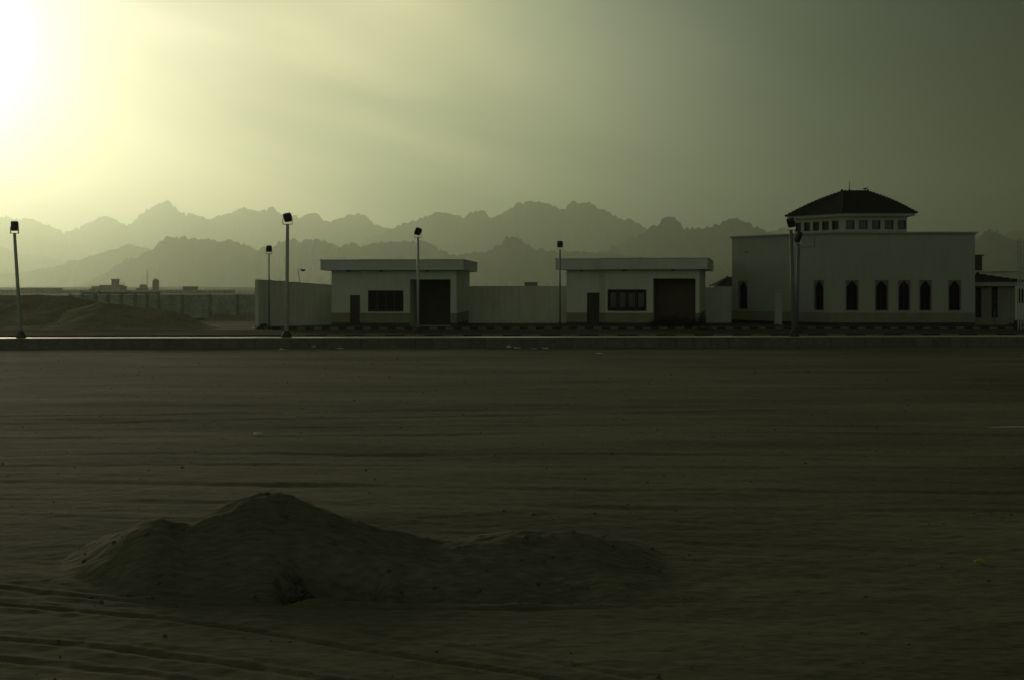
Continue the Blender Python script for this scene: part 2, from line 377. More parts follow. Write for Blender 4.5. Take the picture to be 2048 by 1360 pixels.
# ------------------------------------------------------------------ gatehouses
def gatehouse(label, rot, pxs, d0, bulge, ztop, zbot, door, win, gate, depth, slope, dots, panes, gdepth, over):
    ang=-math.radians(rot); dx,dy=math.cos(ang),math.sin(ang)
    base=.15
    P0=Vector((X(pxs[0],d0),d0))
    def U(px, back=0.0):   # local x on the line y=back (local)
        ox=P0.x-dy*back; oy=P0.y+dx*back; k=(px-1024)/F
        return (k*oy-ox)/(dx-k*dy)
    root=empty('gatehouse',(P0.x,P0.y,base),ang,label,'gatehouse','flat roofed gatehouses behind the striped kerb')
    W=U(pxs[1],-bulge); s0=U(slope[0]); s1=U(slope[1],-bulge)
    H=zbot-base
    zz=lambda py,dd: Z(py,dd)-base
    da=d0; db=d0-bulge-.4
    outline=[(0,0),(s0,0),(s1,-bulge),(W,-bulge),(W,depth),(0,depth)]
    mw=MB()
    dr=(U(door[0]),U(door[1]),0,zz(door[2],da),.18)
    wsegL=math.dist(outline[2],outline[3])
    w_=(U(win[0],-bulge)-s1,U(win[1],-bulge)-s1,zz(win[3],db),zz(win[2],db),.16)
    g_=(U(gate[0],-bulge)-s1,U(gate[1],-bulge)-s1,0,zz(gate[2],db),gdepth)
    wall_seg(mw,outline[0],outline[1],0,H,[dr]); wall_seg(mw,outline[1],outline[2],0,H)
    wall_seg(mw,outline[2],outline[3],0,H,[w_,g_]); 
    for i in (3,4,5): wall_seg(mw,outline[i],outline[(i+1)%6],0,H)
    mw.build('wall',M['plaster'],root)
    fo=offset_poly(outline,over); fo[0]=(fo[0][0]-.12,fo[0][1])
    rf=MB().prism(fo,H,ztop-base); 
    ro=rf.build('roof_slab',M['fascia'],root,bevel=.02)
    cap=MB().prism(offset_poly(fo,.03),ztop-base+.0,ztop-base+.05); cap.build('roof_edge',M['fascia'],root)
    sk=[(0,dr[0],dr[1]),(2,g_[0],g_[1])]
    pl=MB(); band(pl,outline[:5],.22,.86,.03,.12,sk); pl.build('plinth',M['plinth'],root)
    pl=MB(); band(pl,outline[:5],.86,.90,.05,.12,sk); pl.build('plinth_cap',M['plaster'],root)
    pl=MB(); band(pl,outline[:5],0,.22,.045,.12,sk); pl.build('skirting',M['skirt'],root)
    # door
    d=MB().box(dr[0],dr[1],.10,.16,0,dr[3]); do=d.build('door',M['wood'],root)
    for a in (dr[0]+.07,(dr[0]+dr[1])/2+.03):
        MB().box(a,a+(dr[1]-dr[0])/2-.11,.085,.105,.15,dr[3]-.15).build('door_panel',M['wood'],do)
    MB().tube([(dr[1]-.1,.04,1.0),(dr[1]-.1,.1,1.0)],.03).build('handle',M['steel'],do)
    # window
    Mx=frameM(outline[2],outline[3])
    f=MB(); fw=.07; a,b,c,e=w_[:4]
    for bx in ((a,b,c,c+fw),(a,b,e-fw,e),(a,a+fw,c+fw,e-fw),(b-fw,b,c+fw,e-fw)): f.box(bx[0],bx[1],.04,.15,bx[2],bx[3],0,Mx)
    nP=4; sp=(b-a-2*fw)/nP
    for i in range(1,nP): f.box(a+fw+sp*i-.04,a+fw+sp*i+.04,.05,.15,c+fw,e-fw,0,Mx)
    wo=f.build('window',M['wood'],root)
    MB().box(a,b,.155,.17,c,e,0,Mx).build('dark_backing',M['glass'],wo)
    for i in range(nP):
        x0=a+fw+sp*i+.04; x1=x0+sp-.08
        ph=(.16 if panes else .06)
        MB().box(x0+ph*.4,x1-ph*.4,.12,.135,c+fw+ph,e-fw-ph,0,Mx).build('pane',M['pane'] if panes else M['glass'],wo)
    MB().box(a-.04,b+.04,-.05,.0-.002,c-.06,c,0,Mx).build('sill',M['plaster'],wo)
    # gate bay and its roller shutter
    a,b,c,e=g_[:4]; sh=MB(); z=0
    while z<e-.01:
        z1=min(z+.14,e); sh.box(a,b,gdepth-.06,gdepth-.0-.002,z,z1-.02,0,Mx); sh.box(a,b,gdepth-.04,gdepth-.004,z1-.02,z1,0,Mx); z=z1
    so=sh.build('roller_shutter',M['shutter'],root)
    MB().box(a,a+.07,gdepth-.12,gdepth-.06,0,e,0,Mx).build('guide_rail',M['shutter'],so)
    MB().box(b-.07,b,gdepth-.12,gdepth-.06,0,e,0,Mx).build('guide_rail',M['shutter'],so)
    for px in dots:
        u=U(px,-bulge-.2); y=-bulge-.25 if u>s0 else -.25
        sl=MB().tube([(u,y,H-.09),(u,y,H)],.11,10).build('soffit_light',M['lampcase'],root)
    # wall joint on side
    return root
gatehouse('left flat roofed gatehouse with one plain dark window and a deep vehicle bay',3.5,(663,913),83,.55,4.47,3.81,
    (700,728,590),(736,807,580.5,623),(820,901,558.5),8.6,(720,734),(693,763,855),False,3.0,.52)
gatehouse('flat roofed gatehouse with paned window and dark scrub heaped in its vehicle bay',11.2,(1133,1399),84.2,.75,4.57,3.86,
    (1174,1202,585),(1215,1293,578.5,621.5),(1306,1391,557),8.6,(1199,1211),(1160,1249,1346),True,1.2,.55)

# ------------------------------------------------------------------ mosque
ms=empty('mosque',(X(1660,83),83,.15),0,'white square mosque with a dark tiled hipped lantern roof and pointed arch windows','mosque')
ox,oy=ms.location.x,ms.location.y; base=.15
def LP(px,d): return (X(px,d)-ox,d-oy)
def face_u(p0,p1,px):
    ax,ay=p0[0]+ox,p0[1]+oy; L=math.dist(p0,p1); tx,ty=(p1[0]-p0[0])/L,(p1[1]-p0[1])/L; k=(px-1024)/F
    return (k*ay-ax)/(tx-k*ty)
phi=math.radians(55)
c0=(0.,0.); 
kk=(1464-1024)/F; Lf=(ox-kk*83)/(math.cos(phi)+kk*math.sin(phi))
cl=(-Lf*math.cos(phi),Lf*math.sin(phi)); cr=(X(1950,83)-ox,0.)
out=[cl,c0,cr,(cr[0],13),(cl[0]+1.6,13)]
H=Z(465,83)-base
mw=MB()
zt,zb=Z(560,83)-base,Z(621,83)-base
def wins(p0,p1,L): return [(face_u(p0,p1,a),face_u(p0,p1,b)) for a,b in L]
WL=wins(cl,c0,[(1476,1495),(1627.5,1647.5)]); WR=wins(c0,cr,[(1691,1717.5),(1750,1777),(1796,1821),(1838.5,1863.5),(1896.5,1922.5)])
wall_seg(mw,cl,c0,0,H,[(a,b,zb,zt,.25) for a,b in WL]); wall_seg(mw,c0,cr,0,H,[(a,b,zb,zt,.25) for a,b in WR])
for i in (2,3,4): wall_seg(mw,out[i],out[(i+1)%5],0,H)
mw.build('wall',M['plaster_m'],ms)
MB().prism(offset_poly(out,-.02),H-.5,H-.45).build('flat_roof',M['wall'],ms)
cn=MB()
for k,(o1,z0,z1) in enumerate(((.04,H-.14,H-.09),(.09,H-.09,H-.03),(.16,H-.03,H+.05))):
    po=offset_poly(out,o1); n=len(po); pi=offset_poly(out,-.15)
    for i in range(n):
        j=(i+1)%n; cn.add([(*po[i],z0),(*po[j],z0),(*pi[j],z0),(*pi[i],z0),(*po[i],z1),(*po[j],z1),(*pi[j],z1),(*pi[i],z1)],[(3,2,1,0),(4,5,6,7),(0,1,5,4),(2,3,7,6)])
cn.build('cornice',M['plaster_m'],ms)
pl=MB(); band(pl,[cl,c0,cr],.22,.86,.03,.12); pl.build('plinth',M['plinth'],ms)
pl=MB(); band(pl,[cl,c0,cr],0,.22,.045,.12); pl.build('skirting',M['skirt'],ms)
def arch_win(p0,p1,a,b):
    Mx=frameM(p0,p1); w=b-a; f=.075*w/1.0+.02; n=7
    # surround plate with a pointed-arch hole
    ax0,ax1=a+f,b-f; sp=zt-.46; top=zt-.05; cx=(a+b)/2; zb2=zb+.05
    arcL=[]; 
    for i in range(n+1):
        t=i/n; arcL.append((ax0+(cx-ax0)*t, sp+(top-sp)*(.45*math.sin(t*math.pi/2)+.55*t)))
    arcR=[(2*cx-x,z) for x,z in reversed(arcL[:-1])]
    inner=[(ax0,zb2)]+arcL+arcR+[(ax1,zb2)]
    mb=MB()
    Y0,Y1=.03,.17
    def q(pp): 
        mb.add([tuple(Mx@Vector((x,Y0,z))) for x,z in pp],[tuple(range(len(pp)))])
    q([(a,zb),(ax0,zb),(ax0,sp),(a,sp)]); q([(ax1,zb),(b,zb),(b,sp),(ax1,sp)]); q([(ax0,zb),(ax1,zb),(ax1,zb2),(ax0,zb2)])
    for i in range(n): 
        (x0,z0),(x1,z1)=arcL[i],arcL[i+1]
        q([(a+(cx-a)*i/n,zt),(x0,z0),(x1,z1),(a+(cx-a)*(i+1)/n,zt)])
        q([(2*cx-x0,z0),(2*cx-(a+(cx-a)*i/n),zt),(2*cx-(a+(cx-a)*(i+1)/n),zt),(2*cx-x1,z1)])
    q([(a,sp),(ax0,sp),(a,zt)]); q([(ax1,sp),(b,sp),(b,zt)])
    for i in range(len(inner)):
        (x0,z0),(x1,z1)=inner[i],inner[(i+1)%len(inner)]
        mb.add([tuple(Mx@Vector(v)) for v in ((x0,Y0,z0),(x1,Y0,z1),(x1,Y1,z1),(x0,Y1,z0))],[(0,1,2,3)])
    wo=mb.build('window',M['trim'],ms)
    MB().box(a+.01,b-.01,.2,.22,zb+.01,zt-.01,0,Mx).build('glass',M['glass'],wo)
    g=MB(); g.box(cx-.02,cx+.02,.13,.17,zb2,zt-.12,0,Mx); 
    for z in (zb+.55,zb+1.1): g.box(ax0,ax1,.13,.17,z-.015,z+.015,0,Mx)
    g.build('window_bars',M['skirt'],wo)
    MB().box(a-.03,b+.03,-.04,-.002,zb-.05,zb,0,Mx).build('sill',M['plaster_m'],wo)
for a,b in WL: arch_win(cl,c0,a,b)
for a,b in WR: arch_win(c0,cr,a,b)
# lantern
D2=86.6
def solveleft(c,d,pxl,ph):
    k=(pxl-1024)/F; x=X(c,d); return (x-k*d)/(math.cos(ph)+k*math.sin(ph))
e0=LP(1685,D2); Lw=solveleft(1685,D2,1570,phi)
e3=(e0[0]-Lw*math.cos(phi),e0[1]+Lw*math.sin(phi)); e1=LP(1835,D2)
e2=(e1[0],e3[1]+1.6); e4=(e3[0]+1.9,e3[1]+1.6)
eave=[e3,e0,e1,e2,e4]
lw=offset_poly(eave,-.55)
zE=Z(425,D2)-base; zW=zE-.22
wzt,wzb=Z(440.5,87.2)-base,Z(458.5,87.2)-base
p3,p0_,p1_=lw[0],lw[1],lw[2]
LL=[(1590,1602),(1608,1620),(1625.5,1638),(1644,1657.5),(1663.5,1677)]
LR=[(1692,1709),(1718,1735.5),(1744,1761),(1769.5,1787),(1795.5,1812)]
wl=wins(p3,p0_,LL); wr=wins(p0_,p1_,LR)
wl=[(a,b) for a,b in wl]; 
mw=MB(); zl0=H-.5
wall_seg(mw,p3,p0_,zl0,zW,[(a,b,wzb,wzt,.14) for a,b in wl]); wall_seg(mw,p0_,p1_,zl0,zW,[(a,b,wzb,wzt,.14) for a,b in wr])
for i in (2,3,4): wall_seg(mw,lw[i],lw[(i+1)%5],zl0,zW)
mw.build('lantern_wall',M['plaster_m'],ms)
for (pa,pb_,L) in ((p3,p0_,wl),(p0_,p1_,wr)):
    Mx=frameM(pa,pb_)
    for a,b in L:
        wo=MB()
        for bx in ((a,b,wzb,wzb+.06),(a,b,wzt-.06,wzt),(a,a+.06,wzb+.06,wzt-.06),(b-.06,b,wzb+.06,wzt-.06)): wo.box(bx[0],bx[1],.03,.12,bx[2],bx[3],0,Mx)
        wo=wo.build('lantern_window',M['wood'],ms)
        MB().box(a,b,.125,.14,wzb,wzt,0,Mx).build('pane',M['pane'],wo)
MB().prism(offset_poly(eave,-.12),zE-.22,zE-.03).build('eave_board',M['plaster_m'],ms)
# hipped roof: rings eave -> mid -> top, slightly convex, with tile rows
rA=LP(1683,89.0); rB=LP(1735,89.0)
topz=Z(383,89.0)-base
top=[rA,(rA[0]+.12,rA[1]-.25),(rB[0],rB[1]-.2),rB,(rA[0]+.5,rA[1]+.25)]
rings=[]; NR=15
for i in range(NR+1):
    t=i/NR; zz_=zE-.03+(topz-zE)*(t+.075*math.sin(math.pi*t))
    ring=[((1-t)*e[0]+t*q[0],(1-t)*e[1]+t*q[1],zz_) for e,q in zip(eave,top)]
    rings.append(ring)
rm=MB()
def lerp3(a,b,t): return tuple(a[k]*(1-t)+b[k]*t for k in range(3))
for i in range(NR):
    a,b=rings[i],rings[i+1]
    for k in range(5):
        j=(k+1)%5; a0,a1,b0,b1=Vector(a[k]),Vector(a[j]),Vector(b[k]),Vector(b[j])
        nseg=max(2,int((a1-a0).length/.22))
        for s_ in range(nseg):
            q0=a0.lerp(a1,s_/nseg); q1=a0.lerp(a1,(s_+1)/nseg); r0=b0.lerp(b1,s_/nseg); r1=b0.lerp(b1,(s_+1)/nseg)
            up=Vector((0,0,.05)); m0=(q0+q1)/2+up; m1=(r0+r1)/2+up
            rm.add([q0,m0,q1,r0,m1,r1],[(0,1,4,3),(1,2,5,4)])
            rm.add([q0,m0,q1],[(0,2,1)])
rm.add([v for v in rings[0]],[tuple(reversed(range(5)))]); rm.add(rings[-1],[tuple(range(5))])
ro=rm.build('lantern_roof',M['tile'],ms)
hp=MB()
for k in range(5):
    for i in range(NR):
        a=Vector(rings[i][k]); b=Vector(rings[i+1][k]); b2=a+(b-a)*.96
        hp.tube([a+Vector((0,0,.035)),b2+Vector((0,0,.0))],[.085,.06],7)
for a,b in ((top[0],top[3]),(top[1],top[2])):
    for i in range(6):
        p=Vector((*a,topz+.03)).lerp(Vector((*b,topz+.03)),i/6); q=Vector((*a,topz+.0)).lerp(Vector((*b,topz+.0)),(i+.96)/6); hp.tube([p,q],[.07,.055],7)
for p in (rA,rB): hp.tube([(p[0]-.05,p[1]-.1,topz+.02),(p[0]+.05,p[1]-.1,topz+.16)],[.09,.05],7)
rt_=hp.build('ridge_tiles',M['tile'],ro)
fx,fy=LP(1699,88.9)
fn=MB().tube([(fx,fy,topz-.05),(fx,fy,topz+.12)],[.14,.09],8); fn.build('finial_base',M['tile'],ms)
MB().tube([(fx,fy,topz+.1),(fx-.02,fy,topz+.75)],[.035,.015],6).build('finial_rod',M['steel_d'],ms)
# thin mast with a stay beside it
# conduit rectangle faintly seen on the left face
Mx=frameM(cl,c0); ua=face_u(cl,c0,1602); ub=face_u(cl,c0,1629); za=Z(494,84.5)-base
cd=MB(); cd.box(ub,ub+.03,-.03,-.002,za,H-.2,0,Mx); cd.box(ua,ub,-.03,-.002,za,za+.03,0,Mx); cd.build('cable_conduit',M['steel_d'],ms)
# small vent on the left face
u=face_u(cl,c0,1493); MB().box(u-.2,u+.2,-.05,-.002,Z(503.5,88)-base,Z(501.5,88)-base,0,Mx).build('wall_vent',M['steel_d'],ms)

# bird
bd=MB()
bx,by,bz=X(1730,88.6),88.6,Z(381,88.6)
path=[(-.25,.02,.055),(-.20,.035,.015),(-.17,.04,.035),(-.12,.05,.05),(-.05,.045,.065),(.03,.05,.085),(.10,.07,.075),(.17,.11,.045),(.24,.165,.03),(.31,.22,.02)]
pts=[(bx+a*.75,by,bz+.08+b*.9) for a,b,_ in path]
bd.tube(pts,[.006,.016,.032,.042,.05,.065,.055,.032,.02,.008],8)
bd.tube([(bx+.02,by-.03,bz-.02),(bx+.02,by-.03,bz+.1)],.009,5); bd.tube([(bx+.03,by+.03,bz-.02),(bx+.03,by+.03,bz+.1)],.009,5)
bo=bd.build('bird',M['feather'],smooth=True); tag(bo,'dark bird perched on the ridge of the mosque lantern roof','bird')

# gate pillar in front of the mosque's left face
gp=empty('gate_pillar',(X(1556,82.4),82.4,.146),0,'slim pale pillar standing before the left side of the mosque','pillar')
MB().box(-.22,.22,-.22,.22,0,Z(583,82.4)-.14).build('shaft',M['plaster_m'],gp,bevel=.02)
MB().box(-.26,.26,-.26,.26,Z(583,82.4)-.14,Z(580,82.4)-.14).build('cap',M['plaster_m'],gp,bevel=.02)

# ------------------------------------------------------------------ boundary walls
def bwall(label,p0,p1,z0a,zta,ztb,posts=(),thick=.22,cap=.05,mat_='wall',name='boundary_wall',cat='wall'):
    L=math.dist(p0,p1); a=math.atan2(p1[1]-p0[1],p1[0]-p0[0])
    r=empty(name,(p0[0],p0[1],z0a),a,label,cat)
    ha,hb=zta-z0a,ztb-z0a
    m=MB(); n=40
    for i in range(n):
        u0,u1=L*i/n,L*(i+1)/n; h0,h1=ha+(hb-ha)*i/n,ha+(hb-ha)*(i+1)/n
        m.add([(u0,0,0),(u1,0,0),(u1,0,h1),(u0,0,h0),(u0,thick,0),(u1,thick,0),(u1,thick,h1),(u0,thick,h0)],[(0,1,2,3),(5,4,7,6)])
    m.add([(0,0,0),(0,0,ha),(0,thick,ha),(0,thick,0)],[(0,1,2,3)]); m.add([(L,0,0),(L,thick,0),(L,thick,hb),(L,0,hb)],[(0,1,2,3)])
    m.build('wall_face',M[mat_],r)
    c=MB(); c.add([(0-.03,-.03,ha),(L+.03,-.03,hb),(L+.03,thick+.03,hb),(-.03,thick+.03,ha),(0-.03,-.03,ha+cap),(L+.03,-.03,hb+cap),(L+.03,thick+.03,hb+cap),(-.03,thick+.03,ha+cap)],
        [(3,2,1,0),(4,5,6,7),(0,1,5,4),(1,2,6,5),(2,3,7,6),(3,0,4,7)])
    c.build('coping',M[mat_],r)
    for u in posts:
        h=ha+(hb-ha)*u/L; MB().box(u-.16,u+.16,-.06,-.003,0,h-.02).build('pier',M[mat_],r,bevel=.01)
    return r
wA=(X(518,81.5),81.5); wB=(X(690,86.5),86.5)
r=bwall('tall rendered boundary wall section sloping down to the left gatehouse',wA,wB,.0,Z(560,81.5),Z(572.5,86.5),(2.2,))
# thick end pier
MB().box(-.12,.34,-.1,.3,0,Z(559,81.4)).build('end_pier',M['plaster'],r,bevel=.02)
MB().box(-.02,.5,-.16,-.1,0,.28).build('footing',M['skirt'],r)
# bumps of mortar on coping
cb=MB()
for px in (548,583,610): cb.box((X(px,82)-wA[0])-.08,(X(px,82)-wA[0])+.08,.02,.16,Z(560,81.5)-(px-518)/172*.42+.03,Z(560,81.5)-(px-518)/172*.42+.12)
cb.build('mortar_lump',M['wall'],r)
bwall('long low rendered boundary wall running between the two gatehouses',(X(900,90),90),(X(1300,90),90),.10,Z(573.2,90),Z(573.8,90),(5.9,9.6),mat_='wall')
bwall('short rendered boundary wall between the right gatehouse and the mosque',(X(1396,90.5),90.5),(X(1500,90.5),90.5),.10,Z(576,90.5),Z(576,90.5),())
wb=empty('wall_base_ledge',(X(934,89.5),89.5,.1),0,'low pale ledge along the foot of the wall between the gatehouses','ledge')
MB().box(0,7.2,0,.4,0,.22).build('ledge_slab',M['wall'],wb,bevel=.02)
# box seen above the wall
bb=empty('rooftop_box',(X(1062,97),97,2.2),0,'small dark flat box showing just above the wall between the gatehouses','box')
MB().box(-.5,.5,0,.8,-2.1,Z(565,97)-2.2).build('box_body',M['far'],bb); MB().box(-.54,.54,-.04,.84,Z(565,97)-2.2,Z(564,97)-2.2).build('lid',M['far'],bb)

# bent floodlight above left wall
wl_=empty('wall_floodlight',(X(598,84),84,Z(563.5,84)),0,'small floodlight on a bent arm above the left boundary wall','floodlight')
MB().tube([(0.03,0,-.05),(-.02,0,.55),(-.03,0,.8),(.08,0,.86),(.22,0,.84)],.022,6).build('bent_arm',M['steel_d'],wl_)
MB().box(.14,.40,-.1,.1,.72,.84).build('lamp_head',M['lampcase'],wl_,bevel=.02)

# small tiled building behind the wall, left of mosque; and annex on the right
def hip_house(name,label,cat,px0,px1,d,dep,z_e,z_r,inset,wallm,base=.1,skip_left=False,ov=.3):
    x0,x1=X(px0,d),X(px1,d); r=empty(name,((x0+x1)/2,d,base),0,label,cat); w=(x1-x0)/2
    return r,w
r,w=hip_house('outbuilding','small building with a brown tiled hip roof peeking out left of the mosque','outbuilding',1446,1540,94,4,0,0,0,None)
ez=Z(572,93.7)-.1; rz=Z(556.5,95.5)-.1
MB().box(-w,w,0,4,0,ez).build('wall',M['wall'],r)
def hiproof(w,dep,ez,rz,ins,ov,name,parent,thick=.1):
    m=MB(); a=[(-w-ov,-ov),(w+ov,-ov),(w+ov,dep+ov),(-w-ov,dep+ov)]; NR=6; k0=[]
    rg=[]
    for i in range(NR+1):
        t=i/NR; rg.append([(-w-ov+(ins)*t,-ov+(dep/2+ov)*t*.98,ez+(rz-ez)*t),(w+ov-ins*t,-ov+(dep/2+ov)*t*.98,ez+(rz-ez)*t),(w+ov-ins*t,dep+ov-(dep/2+ov)*t*.98,ez+(rz-ez)*t),(-w-ov+ins*t,dep+ov-(dep/2+ov)*t*.98,ez+(rz-ez)*t)])
    for i in range(NR):
        for k in range(4):
            j=(k+1)%4; a0,a1,b0,b1=[Vector(v) for v in (rg[i][k],rg[i][j],rg[i+1][k],rg[i+1][j])]
            ns=max(2,int((a1-a0).length/.25))
            for s_ in range(ns):
                q0=a0.lerp(a1,s_/ns);q1=a0.lerp(a1,(s_+1)/ns);r0=b0.lerp(b1,s_/ns);r1=b0.lerp(b1,(s_+1)/ns)
                up=Vector((0,0,.045)); m.add([q0,(q0+q1)/2+up,q1,r0,(r0+r1)/2+up,r1],[(0,1,4,3),(1,2,5,4),(0,2,1)])
    m.add(rg[0],[(3,2,1,0)]); m.add(rg[-1],[(0,1,2,3)])
    ro=m.build(name,M['tile'],parent)
    h=MB(); Ls=Vector(rg[-1][0]); Rs=Vector(rg[-1][1]); n=max(4,int((Rs-Ls).length/.35))
    for i in range(n): h.tube([Ls.lerp(Rs,i/n)+Vector((0,.05,.06)),Ls.lerp(Rs,(i+.95)/n)+Vector((0,.05,.03))],[.09,.07],7)
    for k in range(4):
        for i in range(NR): h.tube([Vector(rg[i][k])+Vector((0,0,.04)),Vector(rg[i][k]).lerp(Vector(rg[i+1][k]),.95)],[.08,.06],7)
    h.tube([Ls+Vector((0,.05,.0)),Ls+Vector((.05,.05,.18))],[.09,.06],7); h.tube([Rs+Vector((0,.05,.0)),Rs+Vector((-.05,.05,.18))],[.09,.06],7)
    h.build('ridge_tiles',M['tile'],ro); return ro
hiproof(w,4,ez,rz,.9,.3,'roof',r)

an=empty('annex',(X(1930,85),85,.146),0,'low tiled annex with two dark narrow doorways at the right of the mosque','annex')
aw=X(2030,85)-X(1930,85); ez=Z(563,84.6)-.146; rz=Z(549.5,86.8)-.146
mw=MB()
ops=[(X(1951,85)-X(1930,85),X(1962.5,85)-X(1930,85),.45,Z(575,85)-.146,.3),(X(1983,85)-X(1930,85),X(1995.5,85)-X(1930,85),.45,Z(573.5,85)-.146,.3)]
wall_seg(mw,(0,0),(aw,0),0,ez-.3,ops); wall_seg(mw,(aw,0),(aw,4.5),0,ez-.3); wall_seg(mw,(aw,4.5),(0,4.5),0,ez-.3)
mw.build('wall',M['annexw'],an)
MB().box(-.3,aw+.35,-.35,4.8,ez-.3,ez).build('eave_board',M['plaster_m'],an)
sh=empty; 
ro=hiproof(aw/2+.0,4.5,ez,rz,2.1,.45,'roof',an); ro.location=(aw/2,0,0)
for a,b,c,e,_ in ops:
    d_=MB().box(a,b,.22,.27,c,e).build('door',M['wood'],an); MB().box(a,b,.19,.215,(c+e)/2-.25,(c+e)/2-.12).build('door_rail',M['wood'],d_)
    MB().box(b-.12,b-.08,.14,.215,(c+e)/2,(c+e)/2+.12).build('handle',M['steel_d'],d_)
MB().box(0,aw,-.04,-.002,.0,.5).build('plinth',M['plinth'],an)
MB().tube([(X(1988,85)-X(1930,85),-.09,.0),(X(1988,85)-X(1930,85),-.09,1.0)],.04).build('drain_pipe',M['steel_d'],an)
MB().tube([(X(1971,85)-X(1930,85),-.12,ez-.42),(X(1971,85)-X(1930,85),-.12,ez-.3)],.12,8).build('ceiling_light',M['lampcase'],an)

rb=empty('flat_roofed_block',(X(1935,104),104,0),0,'long flat roofed block behind the annex, right of the mosque','building')
MB().box(0,12,0,7,0,Z(543,104)).build('wall',M['wall'],rb); MB().box(-.15,12.15,-.15,7.15,Z(543,104),Z(541,104)).build('parapet',M['wall'],rb)
for k in range(3): 
    wo=MB().box(4.2+k*2.4,5.2+k*2.4,-.03,-.002,1.4,2.6).build('window',M['wood'],rb); MB().box(4.3+k*2.4,5.1+k*2.4,-.05,-.032,1.5,2.5).build('pane',M['glass'],wo)
tk=empty('stair_tower',(X(1945,106),106,0),0,'dark square tower block standing up behind the right end of the mosque','tower')
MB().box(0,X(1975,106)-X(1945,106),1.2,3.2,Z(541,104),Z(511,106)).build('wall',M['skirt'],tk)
MB().box(-.08,X(1978,106)-X(1945,106),1.1,3.3,Z(511,106),Z(508.5,106)).build('roof_slab',M['skirt'],tk)
MB().box(X(1960,106)-X(1945,106),X(1968,106)-X(1945,106),1.17,1.198,Z(532,106),Z(518,106)).build('louvre',M['wood'],tk)

# steel poles at the right edge
sp=empty('steel_pole_rack',(X(2043,79),79,-.0),0,'bundle of upright steel poles tied by a crossbar at the right edge','pole rack')
for px,zt_ in ((2036.5,481),(2042,481.5),(2048.5,481),(2055,483)):
    MB().tube([(X(px,79)-X(2043,79),0,0),(X(px,79)-X(2043,79)-.02,0,Z(zt_,79))],.045,8).build('pole',M['steel'],sp)
MB().box(X(2033,79)-X(2043,79),X(2060,79)-X(2043,79),-.08,-.046,Z(536,79),Z(532.5,79)).build('crossbar',M['steel'],sp)

# ------------------------------------------------------------------ street lamps
def street_lamp(label, base_px, base_y, top_px, top_y, d, r, tilt, hw, hh, zbase, group='floodlight lamp posts along the road', yaw=0, postm='steel', pale=True, roll=0):
    bx,by=X(base_px,d),d; tx,tz=X(top_px,d),Z(top_y,d)
    rt=empty('street_lamp',(bx,by,zbase),0,label,'street lamp',group)
    lx=tx-bx; lz=tz-zbase
    MB().tube([(0,0,0),(lx*.5,0,lz*.5),(lx,0,lz)],[r*1.15,r*1.05,r*.9],12).build('post',M[postm],rt,smooth=True)
    fl=MB().tube([(0,0,-.02),(0,0,.10),(0,0,.34)],[r*3.2,r*2.9,r*1.3],10).build('base_collar',M['skirt'],rt)
    # bracket: plate on the post top and a U yoke
    bw=hw*.5
    b=MB(); b.box(lx-bw*1.16,lx+bw*1.16,-.07,.07,lz,lz+.035); 
    b.box(lx-bw*1.16,lx-bw*1.04,-.05,.05,lz+.035,lz+.36); b.box(lx+bw*1.04,lx+bw*1.16,-.05,.05,lz+.035,lz+.36)
    b.build('bracket',M['bracket' if pale else 'steel_d'],rt)
    # lamp head: rounded casing with glass front, tipped back
    from mathutils import Matrix
    Mh=Matrix.Translation((lx,0,lz+.135+hh*.5))@Matrix.Rotation(math.radians(yaw),4,'Z')@Matrix.Rotation(math.radians(roll),4,'Y')@Matrix.Rotation(math.radians(tilt),4,'X')
    h=MB(); n=10
    prof=[]   # rounded-rectangle outline in x,z
    rr=.22*min(hw,hh)
    for cx_,cz_,a0 in ((hw/2-rr,hh/2-rr,0),(-hw/2+rr,hh/2-rr,90),(-hw/2+rr,-hh/2+rr,180),(hw/2-rr,-hh/2+rr,270)):
        for k in range(5):
            a=math.radians(a0+k*22.5); prof.append((cx_+rr*math.cos(a),cz_+rr*math.sin(a)))
    N_=len(prof); layers=[(.10,.80),(.03,1.0),(-.07,.97),(-.11,.93)]
    vs=[]; 
    for yy,sc_ in layers: vs+=[Mh@Vector((x*sc_,yy,z*sc_)) for x,z in prof]
    fs=[tuple(range(N_)),tuple(reversed(range(3*N_,4*N_)))]
    for l in range(3): fs+=[(l*N_+k,(l+1)*N_+k,(l+1)*N_+(k+1)%N_,l*N_+(k+1)%N_) for k in range(N_)]
    h.add(vs,fs)
    for k in range(5):
        z=-hh*.32+k*hh*.16; h.box(-hw*.3,hw*.3,.10,.15,z-.008,z+.008,0,Mh)
    ho=h.build('lamp_head',M['lampcase'],rt)
    MB().box(-hw*.38,hw*.38,-.118,-.112,-hh*.38,hh*.38,0,Mh).build('glass_front',M['lens'],ho)
    return rt
def ED(px,off=.8):
    # depth on the pavement strip along the line
    k=(px-1024)/F; return (E0+off)/(1-SL*k)
street_lamp('street lamp at the far left whose post leans left',42,675,29,467,ED(42),.085,-6,.37,.52,.02,yaw=180)
street_lamp('tallest street lamp, its tilted head above the left boundary wall',573,675,575,449,ED(573),.095,-20,.44,.48,.02,yaw=160,roll=8)
street_lamp('street lamp in front of the left gatehouse, head tipped to the right',836,665,836,475,73.6,.072,-30,.40,.44,.0,yaw=205,roll=-14)
street_lamp('thin short street lamp at the left end of the right gatehouse',1120,652,1120,499,80.2,.05,-10,.36,.42,.14,yaw=180,postm='steel_d')
street_lamp('thin short street lamp rising from behind the pavement at the left boundary wall',538,653,538,508,80.0,.045,-12,.34,.42,.0,yaw=175,postm='steel_d',pale=False)
